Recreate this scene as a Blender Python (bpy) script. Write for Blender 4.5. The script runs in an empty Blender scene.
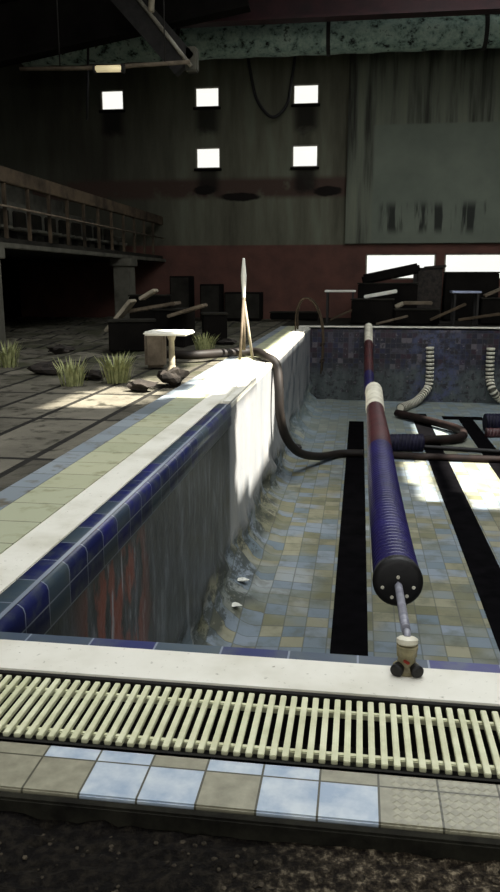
import bpy, bmesh, math, random
from mathutils import Vector, Matrix, noise
random.seed(7)
S = bpy.context.scene; C = S.collection
F = 767.; PIT = math.atan(167/767.); YAW = math.asin(111/792.8); H = .9
# ---------------------------------------------------------------- camera
cd = bpy.data.cameras.new('camera'); cam = bpy.data.objects.new('camera', cd); C.objects.link(cam)
cam.location = (0, 0, H); cam.rotation_euler = (math.pi/2-PIT, 0, YAW)
cd.sensor_fit = 'VERTICAL'; cd.sensor_height = 36; cd.lens = 36*F/892; cd.clip_start = .02; cd.clip_end = 300
S.camera = cam
def ray(u, v):
    x, y, z = (u-250)/F, (446-v)/F, -1.
    fw = Vector((-math.sin(YAW)*math.cos(PIT), math.cos(YAW)*math.cos(PIT), -math.sin(PIT)))
    rt = Vector((math.cos(YAW), math.sin(YAW), 0)); up = rt.cross(fw)
    return rt*x+up*y+fw
def on(u, v, z=0.):  d = ray(u, v); return Vector((0, 0, H))+d*((z-H)/d.z)
def aty(u, v, y):    d = ray(u, v); return Vector((0, 0, H))+d*(y/d.y)
def atx(u, v, x):    d = ray(u, v); return Vector((0, 0, H))+d*(x/d.x)
# ---------------------------------------------------------------- node helper
class N:
    def __init__(s, name, rough=.8, spec=.3):
        s.m = bpy.data.materials.new(name); s.m.use_nodes = True; s.t = s.m.node_tree
        s.b = s.t.nodes['Principled BSDF']; s.b.inputs['Roughness'].default_value = rough
        s.b.inputs['Specular IOR Level'].default_value = spec
        s.pos = s.t.nodes.new('ShaderNodeNewGeometry').outputs['Position']
        q = s.t.nodes.new('ShaderNodeSeparateXYZ'); s.t.links.new(s.pos, q.inputs[0]); s.x, s.y, s.z = q.outputs
    def put(s, sock, v):
        if isinstance(v, bpy.types.NodeSocket): s.t.links.new(v, sock)
        elif isinstance(v, (tuple, list)) and len(v) == 3 and sock.type == 'RGBA': sock.default_value = (*v, 1)
        else: sock.default_value = v
    def f(s, op, a, b=0., c=0., clamp=False):
        n = s.t.nodes.new('ShaderNodeMath'); n.operation = op; n.use_clamp = clamp
        for i, v in enumerate((a, b, c)): s.put(n.inputs[i], v)
        return n.outputs[0]
    def xyz(s, a, b, c):
        n = s.t.nodes.new('ShaderNodeCombineXYZ')
        for i, v in enumerate((a, b, c)): s.put(n.inputs[i], v)
        return n.outputs[0]
    def noise(s, scale, vec=None, detail=4., rough=.6):
        n = s.t.nodes.new('ShaderNodeTexNoise'); s.put(n.inputs['Vector'], vec or s.pos)
        n.inputs['Scale'].default_value = scale; n.inputs['Detail'].default_value = detail; n.inputs['Roughness'].default_value = rough
        return n.outputs['Fac']
    def stretch(s, kx, ky, kz): return s.xyz(s.f('MULTIPLY', s.x, kx), s.f('MULTIPLY', s.y, ky), s.f('MULTIPLY', s.z, kz))
    def ramp(s, fac, stops, const=False):
        n = s.t.nodes.new('ShaderNodeValToRGB'); s.put(n.inputs[0], fac); e = n.color_ramp.elements
        if const: n.color_ramp.interpolation = 'CONSTANT'
        while len(e) < len(stops): e.new(.5)
        for k, (p, c) in enumerate(stops): e[k].position = p; e[k].color = (*c, 1) if isinstance(c, tuple) else (c, c, c, 1)
        return n.outputs[0]
    def mix(s, fac, a, b, mode='MIX'):
        n = s.t.nodes.new('ShaderNodeMix'); n.data_type = 'RGBA'; n.blend_type = mode
        s.put(n.inputs[0], fac); s.put(n.inputs[6], a); s.put(n.inputs[7], b); return n.outputs[2]
    def white(s, vec):
        n = s.t.nodes.new('ShaderNodeTexWhiteNoise'); n.noise_dimensions = '3D'; s.t.links.new(vec, n.inputs['Vector']); return n.outputs['Value']
    def step(s, v, a, b):   # smooth 0..1 from a to b
        n = s.t.nodes.new('ShaderNodeMapRange'); n.interpolation_type = 'SMOOTHSTEP'
        s.put(n.inputs['Value'], v); s.put(n.inputs['From Min'], a); s.put(n.inputs['From Max'], b); return n.outputs[0]
    def box(s, p, a, b, e=.05):
        return s.f('MULTIPLY', s.step(p, a-e, a+e), s.f('SUBTRACT', 1., s.step(p, b-e, b+e)))
    def cells(s, a, b, sa, sb, g, oa=0., ob=0.):   # per-tile random value, grout mask
        a = s.f('DIVIDE', s.f('SUBTRACT', a, oa), sa); b = s.f('DIVIDE', s.f('SUBTRACT', b, ob), sb)
        r = s.white(s.xyz(s.f('FLOOR', a), s.f('FLOOR', b), .37))
        ea = s.f('MULTIPLY', s.f('PINGPONG', a, .5), sa)
        eb = s.f('MULTIPLY', s.f('PINGPONG', b, .5), sb)
        # pingpong(a,.5) is distance to the nearest integer
        return r, s.f('LESS_THAN', s.f('MINIMUM', ea, eb), g/2)
    def bump(s, h, k=.3, d=.01):
        n = s.t.nodes.new('ShaderNodeBump'); n.inputs['Strength'].default_value = k; n.inputs['Distance'].default_value = d
        s.put(n.inputs['Height'], h); s.t.links.new(n.outputs[0], s.b.inputs['Normal'])
    def end(s, col): s.put(s.b.inputs['Base Color'], col); return s.m
def c8(r, g, b):
    return tuple(((x/255+.055)/1.055)**2.4 if x > 10 else x/255/12.92 for x in (r, g, b))
def plain(name, a, b=None, scale=12., rough=.75, bump=.2, spec=.3, metal=0., vec=None):
    n = N(name, rough, spec); b = b or tuple(x*.6 for x in a)
    k = n.noise(scale); n.bump(n.noise(scale*4), bump); n.b.inputs['Metallic'].default_value = metal
    return n.end(n.ramp(k, [(.35, a), (.7, b)]))
M = {}
# white coping
n = N('coping_white', .55); k = n.noise(3.); k2 = n.noise(60.)
c = n.mix(n.step(k, .4, .75), c8(224, 221, 210), c8(196, 192, 176)); c = n.mix(n.step(k2, .62, .75), c, c8(150, 146, 130))
r, g = n.cells(n.x, n.y, 60, 2.4, .0, 31.3, .9); n.bump(k2, .15, .004); M['coping'] = n.end(c)
# olive/green tile strip on left
n = N('olive_tile', .6); r, g = n.cells(n.x, n.y, .3, .24, .006, -1.41)
c = n.ramp(r, [(0, c8(158, 160, 132)), (.5, c8(176, 176, 148)), (1, c8(150, 156, 134))])
c = n.mix(n.step(n.noise(9.), .5, .8), c, c8(120, 118, 84)); c = n.mix(g, c, c8(90, 88, 70)); n.bump(n.noise(50.), .2, .004); M['olive'] = n.end(c)
n = N('bluegrey_tile', .5); r, g = n.cells(n.x, n.y, .3, .24, .006, -1.7)
c = n.ramp(r, [(0, c8(118, 128, 136)), (.5, c8(138, 146, 152)), (1, c8(98, 106, 112))])
c = n.mix(n.step(n.noise(6.), .55, .7), c, c8(96, 90, 76)); c = n.mix(g, c, c8(60, 58, 50)); M['bluegrey'] = n.end(c)
# blue trim tiles
def blue(name, a, b, sa, sb, oa=0., ob=0.):
    n = N(name, .3, .5); ax = dict(x=n.x, y=n.y, z=n.z); r, g = n.cells(ax[a], ax[b], sa, sb, .005, oa, ob)
    c = n.ramp(r, [(0, c8(36, 42, 92)), (.3, c8(62, 74, 90)), (.55, c8(30, 36, 80)), (.75, c8(66, 80, 92)), (.88, c8(40, 42, 104))], True)
    c = n.mix(n.f('MULTIPLY', n.step(n.noise(14.), .4, .75), .6), c, c8(84, 92, 92)); c = n.mix(g, c, c8(128, 136, 150)); n.bump(g, .4, -.003); return n.end(c)
M['blue_side'] = blue('blue_tile_left', 'y', 'z', .17, .076, .05, -.0)
M['blue_top'] = blue('blue_tile_left_top', 'y', 'x', .17, .3, .05, -1.1)
M['blue_near'] = blue('blue_tile_near', 'x', 'y', .17, .3, .02, 1.6); M['blue_near'].node_tree.nodes['Principled BSDF'].inputs['Roughness'].default_value = .45
M['blue_nearv'] = blue('blue_tile_near_side', 'x', 'z', .17, .076, .02)
# near deck tiles
n = N('deck_tile', .4, .5); r, g = n.cells(n.x, n.y, .1065, .1, .004, -.154, 1.25)
blueish = n.ramp(n.noise(16.), [(.35, c8(150, 166, 186)), (.65, c8(192, 200, 206))])
tan = n.ramp(n.noise(30.), [(.3, c8(122, 119, 102)), (.7, c8(152, 148, 128))])
# which tiles are pale blue, picked per row and column
xi = n.f('FLOOR', n.f('DIVIDE', n.f('SUBTRACT', n.x, -.154), .1065)); yi = n.f('FLOOR', n.f('DIVIDE', n.f('SUBTRACT', n.y, 1.25), .1))
def isin(v, vals):
    o = 0.
    for q in vals: o = n.f('MAXIMUM', o, n.f('COMPARE', v, float(q), .1))
    return o
near = n.f('COMPARE', yi, -1., .1); far = n.f('COMPARE', yi, 0., .1)
msk = n.f('MAXIMUM', n.f('MULTIPLY', near, isin(xi, (-2, -3, 0, 1))), n.f('MULTIPLY', far, isin(xi, (-3, -4, -1, 0))))
M['_deckmask'] = None
c = n.mix(msk, tan, blueish); dots = n.f('MULTIPLY', n.f('GREATER_THAN', n.x, .08), n.f('SUBTRACT', 1., n.step(n.f('ADD', n.f('PINGPONG', n.f('DIVIDE', n.x, .018), .5), n.f('PINGPONG', n.f('DIVIDE', n.y, .018), .5)), .3, .6)))
c = n.mix(n.f('MULTIPLY', dots, .4), c, c8(168, 164, 140))
c = n.mix(g, c, c8(70, 68, 54)); n.bump(n.f('ADD', n.f('MULTIPLY', g, -1.), dots), .3, .003); M['deck_tile'] = n.end(c)
M['tile_edge'] = plain('tile_edge', c8(40, 39, 32), c8(20, 19, 16), 20., .9, .2, .1)
# deck slabs left
n = N('deck_slab', .85); r, g = n.cells(n.x, n.y, .46, 1.15, .045, -1.7, .3)
c = n.ramp(n.f('ADD', n.f('MULTIPLY', r, .5), n.f('MULTIPLY', n.noise(2.5), .6)), [(.2, c8(50, 47, 40)), (.45, c8(86, 82, 72)), (.7, c8(110, 105, 93)), (.9, c8(64, 60, 52))])
c = n.mix(n.step(n.noise(7., detail=6.), .5, .68), c, c8(44, 42, 32))
c = n.mix(n.f('MULTIPLY', n.step(n.y, 6., 8.), n.step(n.noise(1.8, detail=5.), .45, .6)), c, c8(60, 60, 44))
c = n.mix(g, c, c8(24, 22, 17)); n.bump(n.f('SUBTRACT', n.noise(18.), n.f('MULTIPLY', g, 1.5)), .5, .02); M['slab'] = n.end(c)
# pool floor tiles
n = N('pool_floor_tile', .35, .5); r, g = n.cells(n.x, n.y, .152, .152, .009)
bl = n.ramp(r, [(0, c8(104, 116, 124)), (.3, c8(126, 136, 146)), (.6, c8(112, 118, 112)), (.85, c8(142, 148, 150))])
tn = n.ramp(r, [(0, c8(120, 114, 88)), (.35, c8(134, 130, 108)), (.7, c8(104, 104, 84)), (1, c8(140, 138, 118))])
c = n.mix(n.step(n.f('ADD', n.noise(1.1, detail=3.), n.f('MULTIPLY', n.f('SUBTRACT', r, .5), .3)), .42, .58), bl, tn)
c = n.mix(n.f('MULTIPLY', n.step(n.noise(5., detail=6.), .45, .7), .6), c, c8(88, 90, 78)); c = n.mix(n.f('MULTIPLY', g, .6), c, c8(84, 86, 80))
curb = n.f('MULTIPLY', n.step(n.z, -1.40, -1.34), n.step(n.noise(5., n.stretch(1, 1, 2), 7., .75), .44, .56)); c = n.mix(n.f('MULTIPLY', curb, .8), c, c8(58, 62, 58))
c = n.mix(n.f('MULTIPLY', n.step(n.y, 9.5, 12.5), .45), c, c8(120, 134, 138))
# wall streaks above the fillet
st = n.noise(1., n.stretch(1, 9, 2.2), 7., .7)
w = n.ramp(st, [(.40, c8(6, 6, 7)), (.46, c8(26, 28, 30)), (.54, c8(44, 48, 54)), (.62, c8(90, 94, 100))])
rn = n.noise(1., n.stretch(1, 7, 2.2), 6.)
rust = n.f('MULTIPLY', n.box(n.y, 2.45, 3.2, .2), n.step(n.f('ADD', rn, n.f('MULTIPLY', n.noise(7.), .3)), .62, .7)); w = n.mix(rust, w, c8(112, 52, 36))
pale = n.f('MULTIPLY', n.box(n.y, 2.3, 3.2, .2), n.step(n.noise(1., n.stretch(1, 13, 2.5), 5.), .58, .64)); w = n.mix(pale, w, c8(140, 140, 145))
w = n.mix(n.step(n.y, 5.5, 5.62), w, n.ramp(n.noise(1., n.stretch(1, 3, 1)), [(.3, c8(152, 150, 148)), (.7, c8(126, 130, 134))]))  # wall colour turns pale here: sun and shade boundary painted in
w = n.mix(n.f('MULTIPLY', n.step(n.noise(2.2, detail=6.), .5, .6), n.step(n.y, 9.2, 10.)), w, c8(86, 94, 102))
hz = n.f('ADD', n.z, n.f('MULTIPLY', n.f('SUBTRACT', n.noise(4.), .5), .35))
edge = n.step(hz, -1.02, -1.22)
rg = n.f('MULTIPLY_ADD', edge, .5, .35); n.t.links.new(rg, n.b.inputs['Roughness']); n.t.links.new(n.f('MULTIPLY_ADD', edge, -.42, .5), n.b.inputs['Specular IOR Level'])
c = n.mix(n.f('SUBTRACT', 1., edge), c, w)
M['pool_shell'] = None
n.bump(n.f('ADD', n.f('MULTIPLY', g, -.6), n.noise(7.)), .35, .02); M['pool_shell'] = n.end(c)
# far pool wall
n = N('far_pool_tile', .4, .5); r, g = n.cells(n.x, n.z, .1, .1, .01)
c = n.ramp(r, [(0, c8(22, 22, 40)), (.3, c8(46, 26, 40)), (.5, c8(30, 32, 58)), (.7, c8(62, 58, 70)), (.82, c8(28, 22, 30)), (.93, c8(92, 86, 92))], True)
low = n.ramp(n.noise(1., n.stretch(6, 1, 1.2)), [(.3, c8(46, 52, 52)), (.6, c8(80, 88, 88)), (.8, c8(58, 56, 66))])
c = n.mix(n.step(n.f('ADD', n.z, n.f('MULTIPLY', n.noise(3.), .5)), -.35, -.75), c, low)
c = n.mix(n.f('MULTIPLY', n.box(n.x, 1.0, 1.9, .2), n.step(n.noise(4., detail=6.), .4, .6)), c, c8(70, 76, 104)); c = n.mix(n.step(n.noise(7., detail=5., rough=.75), .5, .6), c, c8(36, 34, 40)); c = n.mix(n.step(n.noise(11., detail=5., rough=.75), .58, .66), c, c8(112, 106, 112)); c = n.mix(n.f('MULTIPLY', g, .5), c, c8(70, 70, 74)); M['far_tile'] = n.end(c)
M['lane'] = plain('lane_line_black', c8(9, 9, 10), c8(16, 15, 17), 5., .85, .1, .0)
M['lane_worn'] = M['lane']
# back wall
n = N('wall_back_paint', .9, .15)
base = n.ramp(n.noise(1., n.stretch(2.2, 1, .35), 5.), [(.3, c8(72, 70, 59)), (.55, c8(96, 96, 82)), (.8, c8(112, 116, 100))])
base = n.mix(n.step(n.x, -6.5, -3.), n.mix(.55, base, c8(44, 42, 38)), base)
band = n.box(n.z, 2.75, 3.18, .08); base = n.mix(n.f('MULTIPLY', band, n.step(n.noise(1.4), .3, .5)), base, c8(72, 58, 51))
lo = n.ramp(n.noise(2.), [(.35, c8(96, 66, 58)), (.7, c8(78, 56, 50))]); base = n.mix(n.step(n.z, 1.70, 1.66), base, lo)
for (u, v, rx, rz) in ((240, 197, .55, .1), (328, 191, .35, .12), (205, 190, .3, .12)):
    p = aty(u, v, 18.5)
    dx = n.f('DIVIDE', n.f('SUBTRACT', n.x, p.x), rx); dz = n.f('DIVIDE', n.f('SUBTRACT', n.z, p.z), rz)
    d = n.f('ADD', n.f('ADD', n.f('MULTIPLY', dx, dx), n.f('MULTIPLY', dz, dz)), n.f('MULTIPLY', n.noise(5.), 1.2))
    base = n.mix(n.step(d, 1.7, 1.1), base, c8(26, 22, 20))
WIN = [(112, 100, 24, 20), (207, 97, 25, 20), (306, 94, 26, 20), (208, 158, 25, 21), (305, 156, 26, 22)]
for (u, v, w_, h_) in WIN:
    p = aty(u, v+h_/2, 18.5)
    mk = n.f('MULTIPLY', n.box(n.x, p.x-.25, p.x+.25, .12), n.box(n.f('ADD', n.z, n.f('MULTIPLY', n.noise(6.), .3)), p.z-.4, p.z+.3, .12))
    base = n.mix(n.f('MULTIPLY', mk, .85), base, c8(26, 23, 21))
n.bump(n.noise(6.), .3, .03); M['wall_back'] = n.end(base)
n = N('wall_panel_paint', .85, .2)
k = n.noise(1., n.stretch(3.2, 1, .22), 6.)
up = n.ramp(k, [(.36, c8(50, 50, 44)), (.5, c8(96, 100, 88)), (.75, c8(120, 122, 104))])
lo = n.ramp(n.noise(1.2), [(.3, c8(92, 98, 88)), (.7, c8(106, 112, 100))])
c = n.mix(n.f('MULTIPLY', n.step(n.z, 4.28, 4.22), n.step(n.x, .15, .25)), up, lo)
dk = n.f('MULTIPLY', n.f('MULTIPLY', n.box(n.z, 1.95, 2.55, .12), n.step(n.x, .3, .5)), n.step(n.noise(1., n.stretch(4, 1, .4)), .45, .55))
c = n.mix(dk, c, c8(44, 46, 42))
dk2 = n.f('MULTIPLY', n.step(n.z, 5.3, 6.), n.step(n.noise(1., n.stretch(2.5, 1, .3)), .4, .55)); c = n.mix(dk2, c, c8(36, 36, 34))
M['panel'] = n.end(c)
M['dark'] = plain('dark_concrete', c8(46, 44, 39), c8(26, 25, 22), 2., .95, .2, .08)
M['darker'] = plain('sooty_concrete', c8(24, 22, 20), c8(13, 12, 11), 2., .97, .2, .05)
M['grey'] = plain('grey_concrete', c8(92, 90, 80), c8(60, 58, 50), 3., .9)
M['brown'] = plain('brown_concrete', c8(112, 98, 76), c8(60, 50, 40), 5., .9)
M['dullboard'] = plain('dull_board', c8(84, 72, 58), c8(36, 32, 27), 2.5, .9, .3, .1)
M['maroon'] = plain('maroon_steel', c8(58, 32, 34), c8(38, 26, 28), 3., .7)
n = N('peeling_duct', .7); k = n.noise(5., n.stretch(1, 1, 1), 6., .7)
M['duct'] = n.end(n.ramp(k, [(.36, c8(26, 28, 26)), (.45, c8(140, 164, 152)), (.6, c8(180, 200, 186)), (.68, c8(70, 82, 74))]))
M['steel'] = plain('pale_steel', c8(150, 145, 130), c8(96, 90, 80), 8., .5, spec=.5)
M['steeldark'] = plain('dark_steel', c8(40, 38, 36), c8(26, 24, 22), 8., .6)
M['navy'] = plain('navy_plastic', c8(38, 32, 92), c8(26, 22, 62), 6., .38, .05, .5)
M['redp'] = plain('maroon_plastic', c8(80, 38, 40), c8(52, 28, 30), 6., .45, .05, .5)
M['whitep'] = plain('cream_plastic', c8(230, 226, 208), c8(190, 184, 164), 6., .5, .05, .5)
M['navydark'] = plain('dusty_navy_plastic', c8(24, 22, 46), c8(14, 13, 26), 6., .6, .1, .2)
M['black'] = plain('black_rubber', c8(24, 22, 22), c8(14, 13, 13), 8., .55, .1, .4)
M['hosebr'] = plain('dark_brown_rubber', c8(34, 28, 24), c8(20, 17, 15), 6., .6, .1, .25)
M['pipebr'] = plain('brown_pipe', c8(40, 28, 25), c8(20, 16, 15), 6., .7, .1, .2)
M['brass'] = plain('olive_brass', c8(150, 142, 108), c8(92, 84, 60), 25., .5, .3, .5)
M['cable'] = plain('grey_cable', c8(150, 150, 160), c8(100, 100, 112), 30., .4, .1, .5)
M['grate'] = plain('cream_grate', c8(214, 214, 182), c8(188, 188, 152), 14., .55, .1)
M['gutter'] = plain('gutter_dark', c8(26, 25, 20), c8(14, 13, 11), 8., .9)
M['white'] = plain('white_board', c8(236, 234, 226), c8(200, 196, 184), 4., .6)
M['bluew'] = plain('pale_blue_board', c8(172, 180, 206), c8(140, 146, 170), 4., .5)
M['wood'] = plain('weathered_wood', c8(112, 100, 84), c8(70, 60, 48), 6., .8)
M['palewood'] = plain('pale_board', c8(168, 158, 138), c8(120, 112, 96), 6., .8)
M['rock'] = plain('dark_stone', c8(56, 50, 45), c8(28, 26, 24), 14., .9, .6)
M['grass'] = plain('dry_grass', c8(170, 172, 120), c8(116, 122, 80), 20., .8)
M['scrap'] = plain('white_scrap', c8(225, 225, 215), c8(200, 200, 190), 4.)
M['redmark'] = plain('red_plastic', c8(150, 50, 36), None, 4.)
n = N('soil', .95, .1); k = n.noise(55., detail=5., rough=.7); k2 = n.noise(4.)
dk = n.ramp(k, [(.45, c8(14, 12, 11)), (.68, c8(38, 34, 28))]); lt = n.ramp(k, [(.42, c8(24, 20, 17)), (.54, c8(60, 53, 43)), (.66, c8(132, 121, 102))])
c = n.mix(n.step(n.f('ADD', n.x, n.f('MULTIPLY', k2, .5)), .05, .3), dk, lt)
n.bump(k, .8, .01); M['soil'] = n.end(c)
n = N('pebble', .9, .1); M['pebble'] = n.end(n.ramp(n.noise(40.), [(.4, c8(26, 23, 20)), (.7, c8(84, 76, 64))]))
def emis(name, col, k):
    m = bpy.data.materials.new(name); m.use_nodes = True; b = m.node_tree.nodes['Principled BSDF']
    b.inputs['Base Color'].default_value = (*col, 1); b.inputs['Emission Color'].default_value = (*col, 1); b.inputs['Emission Strength'].default_value = k; return m
M['tube'] = emis('fluorescent_tube', (1., .85, .5), .4)
m = bpy.data.materials.new('window_glass'); m.use_nodes = True; t = m.node_tree; t.nodes.remove(t.nodes['Principled BSDF'])
tr = t.nodes.new('ShaderNodeBsdfTransparent'); gl = t.nodes.new('ShaderNodeBsdfGlossy'); mx = t.nodes.new('ShaderNodeMixShader')
gl.inputs['Roughness'].default_value = .1; mx.inputs[0].default_value = .06
tr.inputs[0].default_value = (.95, .96, .95, 1)
t.links.new(tr.outputs[0], mx.inputs[1]); t.links.new(gl.outputs[0], mx.inputs[2]); t.links.new(mx.outputs[0], t.nodes['Material Output'].inputs[0]); M['glass'] = m
# ---------------------------------------------------------------- mesh helpers
def box(bm, c, s, rot=None, bev=0.):
    b = bmesh.new(); bmesh.ops.create_cube(b, size=1)
    bmesh.ops.scale(b, vec=s, verts=b.verts)
    if bev: bmesh.ops.bevel(b, geom=list(b.edges), offset=bev, segments=2, affect='EDGES')
    if rot is not None: bmesh.ops.transform(b, matrix=rot.to_4x4(), verts=b.verts)
    bmesh.ops.translate(b, vec=Vector(c), verts=b.verts); join(bm, b)
def join(bm, b, mi=0):
    me = bpy.data.meshes.new('t'); b.to_mesh(me); b.free(); k = len(bm.faces); bm.from_mesh(me); bpy.data.meshes.remove(me)
    if mi:
        bm.faces.ensure_lookup_table()
        for i in range(k, len(bm.faces)): bm.faces[i].material_index = mi
def b2(bm, lo, hi, bev=0.):
    box(bm, [(a+b)/2 for a, b in zip(lo, hi)], [b-a for a, b in zip(lo, hi)], None, bev)
def smooth_path(pts, k=8):
    pts = [Vector(p) for p in pts]; out = []
    for i in range(len(pts)-1):
        a = pts[max(i-1, 0)]; b = pts[i]; c = pts[i+1]; d = pts[min(i+2, len(pts)-1)]
        for j in range(k):
            t = j/k; out.append(.5*((2*b)+(c-a)*t+(2*a-5*b+4*c-d)*t*t+(3*b-a-3*c+d)*t**3))
    out.append(pts[-1]); return out
def tube(bm, pts, r, seg=10, rf=None, mf=None, cap=True):
    rings = []; up = Vector((0, 0, 1)); pts = [Vector(p) for p in pts]
    d0 = (pts[1]-pts[0]).normalized(); side = d0.cross(up)
    if side.length < .1: side = d0.cross(Vector((1, 0, 0)))
    side.normalize()
    for i, p in enumerate(pts):
        d = (pts[min(i+1, len(pts)-1)]-pts[max(i-1, 0)]).normalized()
        side = (side-d*side.dot(d)).normalized(); n2 = d.cross(side)
        rr = rf(i) if rf else r
        rings.append([bm.verts.new(p+(side*math.cos(a)+n2*math.sin(a))*rr) for a in [2*math.pi*k/seg for k in range(seg)]])
    for i in range(len(rings)-1):
        for k in range(seg):
            f = bm.faces.new((rings[i][k], rings[i][(k+1) % seg], rings[i+1][(k+1) % seg], rings[i+1][k])); f.smooth = True
            if mf: f.material_index = mf(i)
    if cap: bm.faces.new(rings[0][::-1]); bm.faces.new(rings[-1])
def lathe(bm, p, axis, prof, seg=20, mi=None):   # prof: (t along axis, r)
    axis = Vector(axis).normalized(); s = axis.orthogonal().normalized(); t = axis.cross(s); rings = []
    for (h, r) in prof: rings.append([bm.verts.new(Vector(p)+axis*h+(s*math.cos(a)+t*math.sin(a))*r) for a in [2*math.pi*k/seg for k in range(seg)]])
    for i in range(len(rings)-1):
        for k in range(seg):
            f = bm.faces.new((rings[i][k], rings[i][(k+1) % seg], rings[i+1][(k+1) % seg], rings[i+1][k])); f.smooth = len(prof) > 6
            if mi: f.material_index = mi[i]
    f = bm.faces.new(rings[0][::-1]); g = bm.faces.new(rings[-1])
    if mi: f.material_index = mi[0]; g.material_index = mi[-1]
def lump(bm, c, s, seed=0, rough=.25, sub=3):
    b = bmesh.new(); bmesh.ops.create_icosphere(b, subdivisions=sub, radius=1)
    for v in b.verts:
        k = 1+rough*noise.noise(v.co*1.6+Vector((seed*3.1, seed, 0)))*2; v.co = Vector(c)+Vector((v.co.x*s[0], v.co.y*s[1], v.co.z*s[2]))*k
    join(bm, b)
def obj(name, bm, mats, parent=None):
    bmesh.ops.recalc_face_normals(bm, faces=bm.faces)
    me = bpy.data.meshes.new(name)
    o = bpy.data.objects.new(name, me); C.objects.link(o)
    if parent:
        L = Vector((0, 0, 0)); q = parent
        while q: L = L+q.location; q = q.parent
        bmesh.ops.translate(bm, vec=-L, verts=bm.verts); o.parent = parent
    bm.to_mesh(me); bm.free()
    for m_ in (mats if isinstance(mats, (list, tuple)) else [mats]): me.materials.append(M[m_] if isinstance(m_, str) else m_)
    return o
def top(name, bm, mats, label, cat, group=None):   # one-mesh thing: origin at its base centre
    xs = [v.co for v in bm.verts]; L = Vector((sum(v.x for v in xs)/len(xs), sum(v.y for v in xs)/len(xs), min(v.z for v in xs)))
    bmesh.ops.translate(bm, vec=-L, verts=bm.verts); o = obj(name, bm, mats); o.location = L
    o['label'] = label; o['category'] = cat
    if group: o['group'] = group
    return o
def thing(name, label, cat, loc, group=None):
    o = bpy.data.objects.new(name, None); C.objects.link(o); o.location = loc; o['label'] = label; o['category'] = cat
    if group: o['group'] = group
    return o
def struct(name, bm, mats, parent=None):
    o = obj(name, bm, mats, parent)
    if not parent: o['kind'] = 'structure'
    return o
def B(): return bmesh.new()
def part_box(name, mat, parent, c, s, rot=None, bev=.0):
    b = B(); box(b, c, s, rot, bev); return obj(name, b, mat, parent)
# ---------------------------------------------------------------- dimensions
XW = -.94; YN = 1.71; YF = 15.0; ZF = -1.42; XR = 5.5; YB = 18.5; ZC = 6.75; XL = -9.2; XRW = 12.
# pool shell (left wall, fillet, floor) as one curved skin
bm = B(); prof = [(XW, -.0), (XW, -.15), (XW, -.3), (XW, -.5), (XW, -.7), (XW, -.85)]
R = .26
for k in range(9): a = math.pi/2*k/8; prof.append((XW+R-R*math.cos(a), ZF+R-R*math.sin(a)))
prof[5] = (XW, -1.0)
xx = XW+R+.06
while xx < XR: prof.append((xx, ZF)); xx += .35
prof.append((XR, ZF)); ny = 150; rows = []
for j in range(ny+1):
    y = YN+.08+(YF-YN-.08)*j/ny; row = []
    for (x, z) in prof:
        w = 1. if -1.43 < z < -1.05 and x < -.5 else 0.
        q = noise.noise(Vector((x*3, y*2.2, z*3)))*.11*w+noise.noise(Vector((x*8, y*6, z*8)))*.04*w
        row.append(bm.verts.new((x+q, y, z+q*.4)))
    rows.append(row)
for j in range(ny):
    for i in range(len(prof)-1): f = bm.faces.new((rows[j][i], rows[j][i+1], rows[j+1][i+1], rows[j+1][i])); f.smooth = True
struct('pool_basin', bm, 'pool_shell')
bm = B(); b2(bm, (XW-.12, YF, ZF-.1), (XR+.2, YF+.2, -.01)); struct('wall_pool_far', bm, 'far_tile')
bm = B(); b2(bm, (XR, YN, ZF-.1), (XR+.2, YF, -.01)); struct('wall_pool_right', bm, 'far_tile')
bm = B(); b2(bm, (XW-.1, YN+.0, ZF-.1), (XR+.2, YN+.08, -.08)); struct('wall_pool_near', bm, 'far_tile')
# lane lines painted on the floor (thin tile inlay)
def lane(name, x0, x1, y0, y1, tx=None):
    bm = B(); b2(bm, (x0, y0, ZF-.01), (x1, y1, ZF+.004))
    if tx: b2(bm, (tx[0], y1-.3, ZF-.01), (tx[1], y1, ZF+.005))
    struct(name, bm, 'lane')
lane('trim_1', -.125, .115, 1.9, 12.7)
lane('trim_2', .945, 1.20, 1.9, 13.6)
lane('trim_3', 1.70, 1.94, 6, 13.4, (1.45, 2.12))
# ---- coping
bm = B(); b2(bm, (XW-.23, YN-.15, -.05), (XR+.3, YN, 0), .006); struct('coping_near', bm, 'coping')
bm = B(); b2(bm, (-1.17, YN, -.05), (-1.015, YF+.0, .002), .006)
b2(bm, (-1.015, 5.62, -.06), (XW+.004, YF, 0.), .012); struct('coping_left', bm, 'coping')
bm = B(); b2(bm, (-1.17, YF, -.05), (XR+.3, YF+.22, .01), .006); struct('coping_far', bm, 'coping')
# blue tiled edge on the left, rounded, ends at y 5.6
bm = B(); pr = [(-1.015, -.06), (-1.015, .001)]
pr += [(-.955, .001), (-.935, -.004), (-.922, -.014), (-.917, -.03), (-.917, -.156), (-.945, -.158)]
r0 = [bm.verts.new((x, YN, z)) for x, z in pr]; r1 = [bm.verts.new((x, 5.5, z)) for x, z in pr]; r2 = [bm.verts.new((x-.025 if x > -1 else x, 5.6, z-.015)) for x, z in pr]
for A, Bq in ((r0, r1), (r1, r2)):
    for i in range(len(pr)-1):
        f = bm.faces.new((A[i], A[i+1], Bq[i+1], Bq[i])); f.smooth = True
        f.material_index = 1 if i < 2 else 0
bm.faces.new(r2); bm.faces.new(r0[::-1]); struct('tile_edge_left', bm, ['blue_side', 'blue_top'])
bm = B(); b2(bm, (-.93, YN, -.16), (XR, YN+.068, -.012), .01); struct('tile_edge_near', bm, ['blue_near'])
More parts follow.
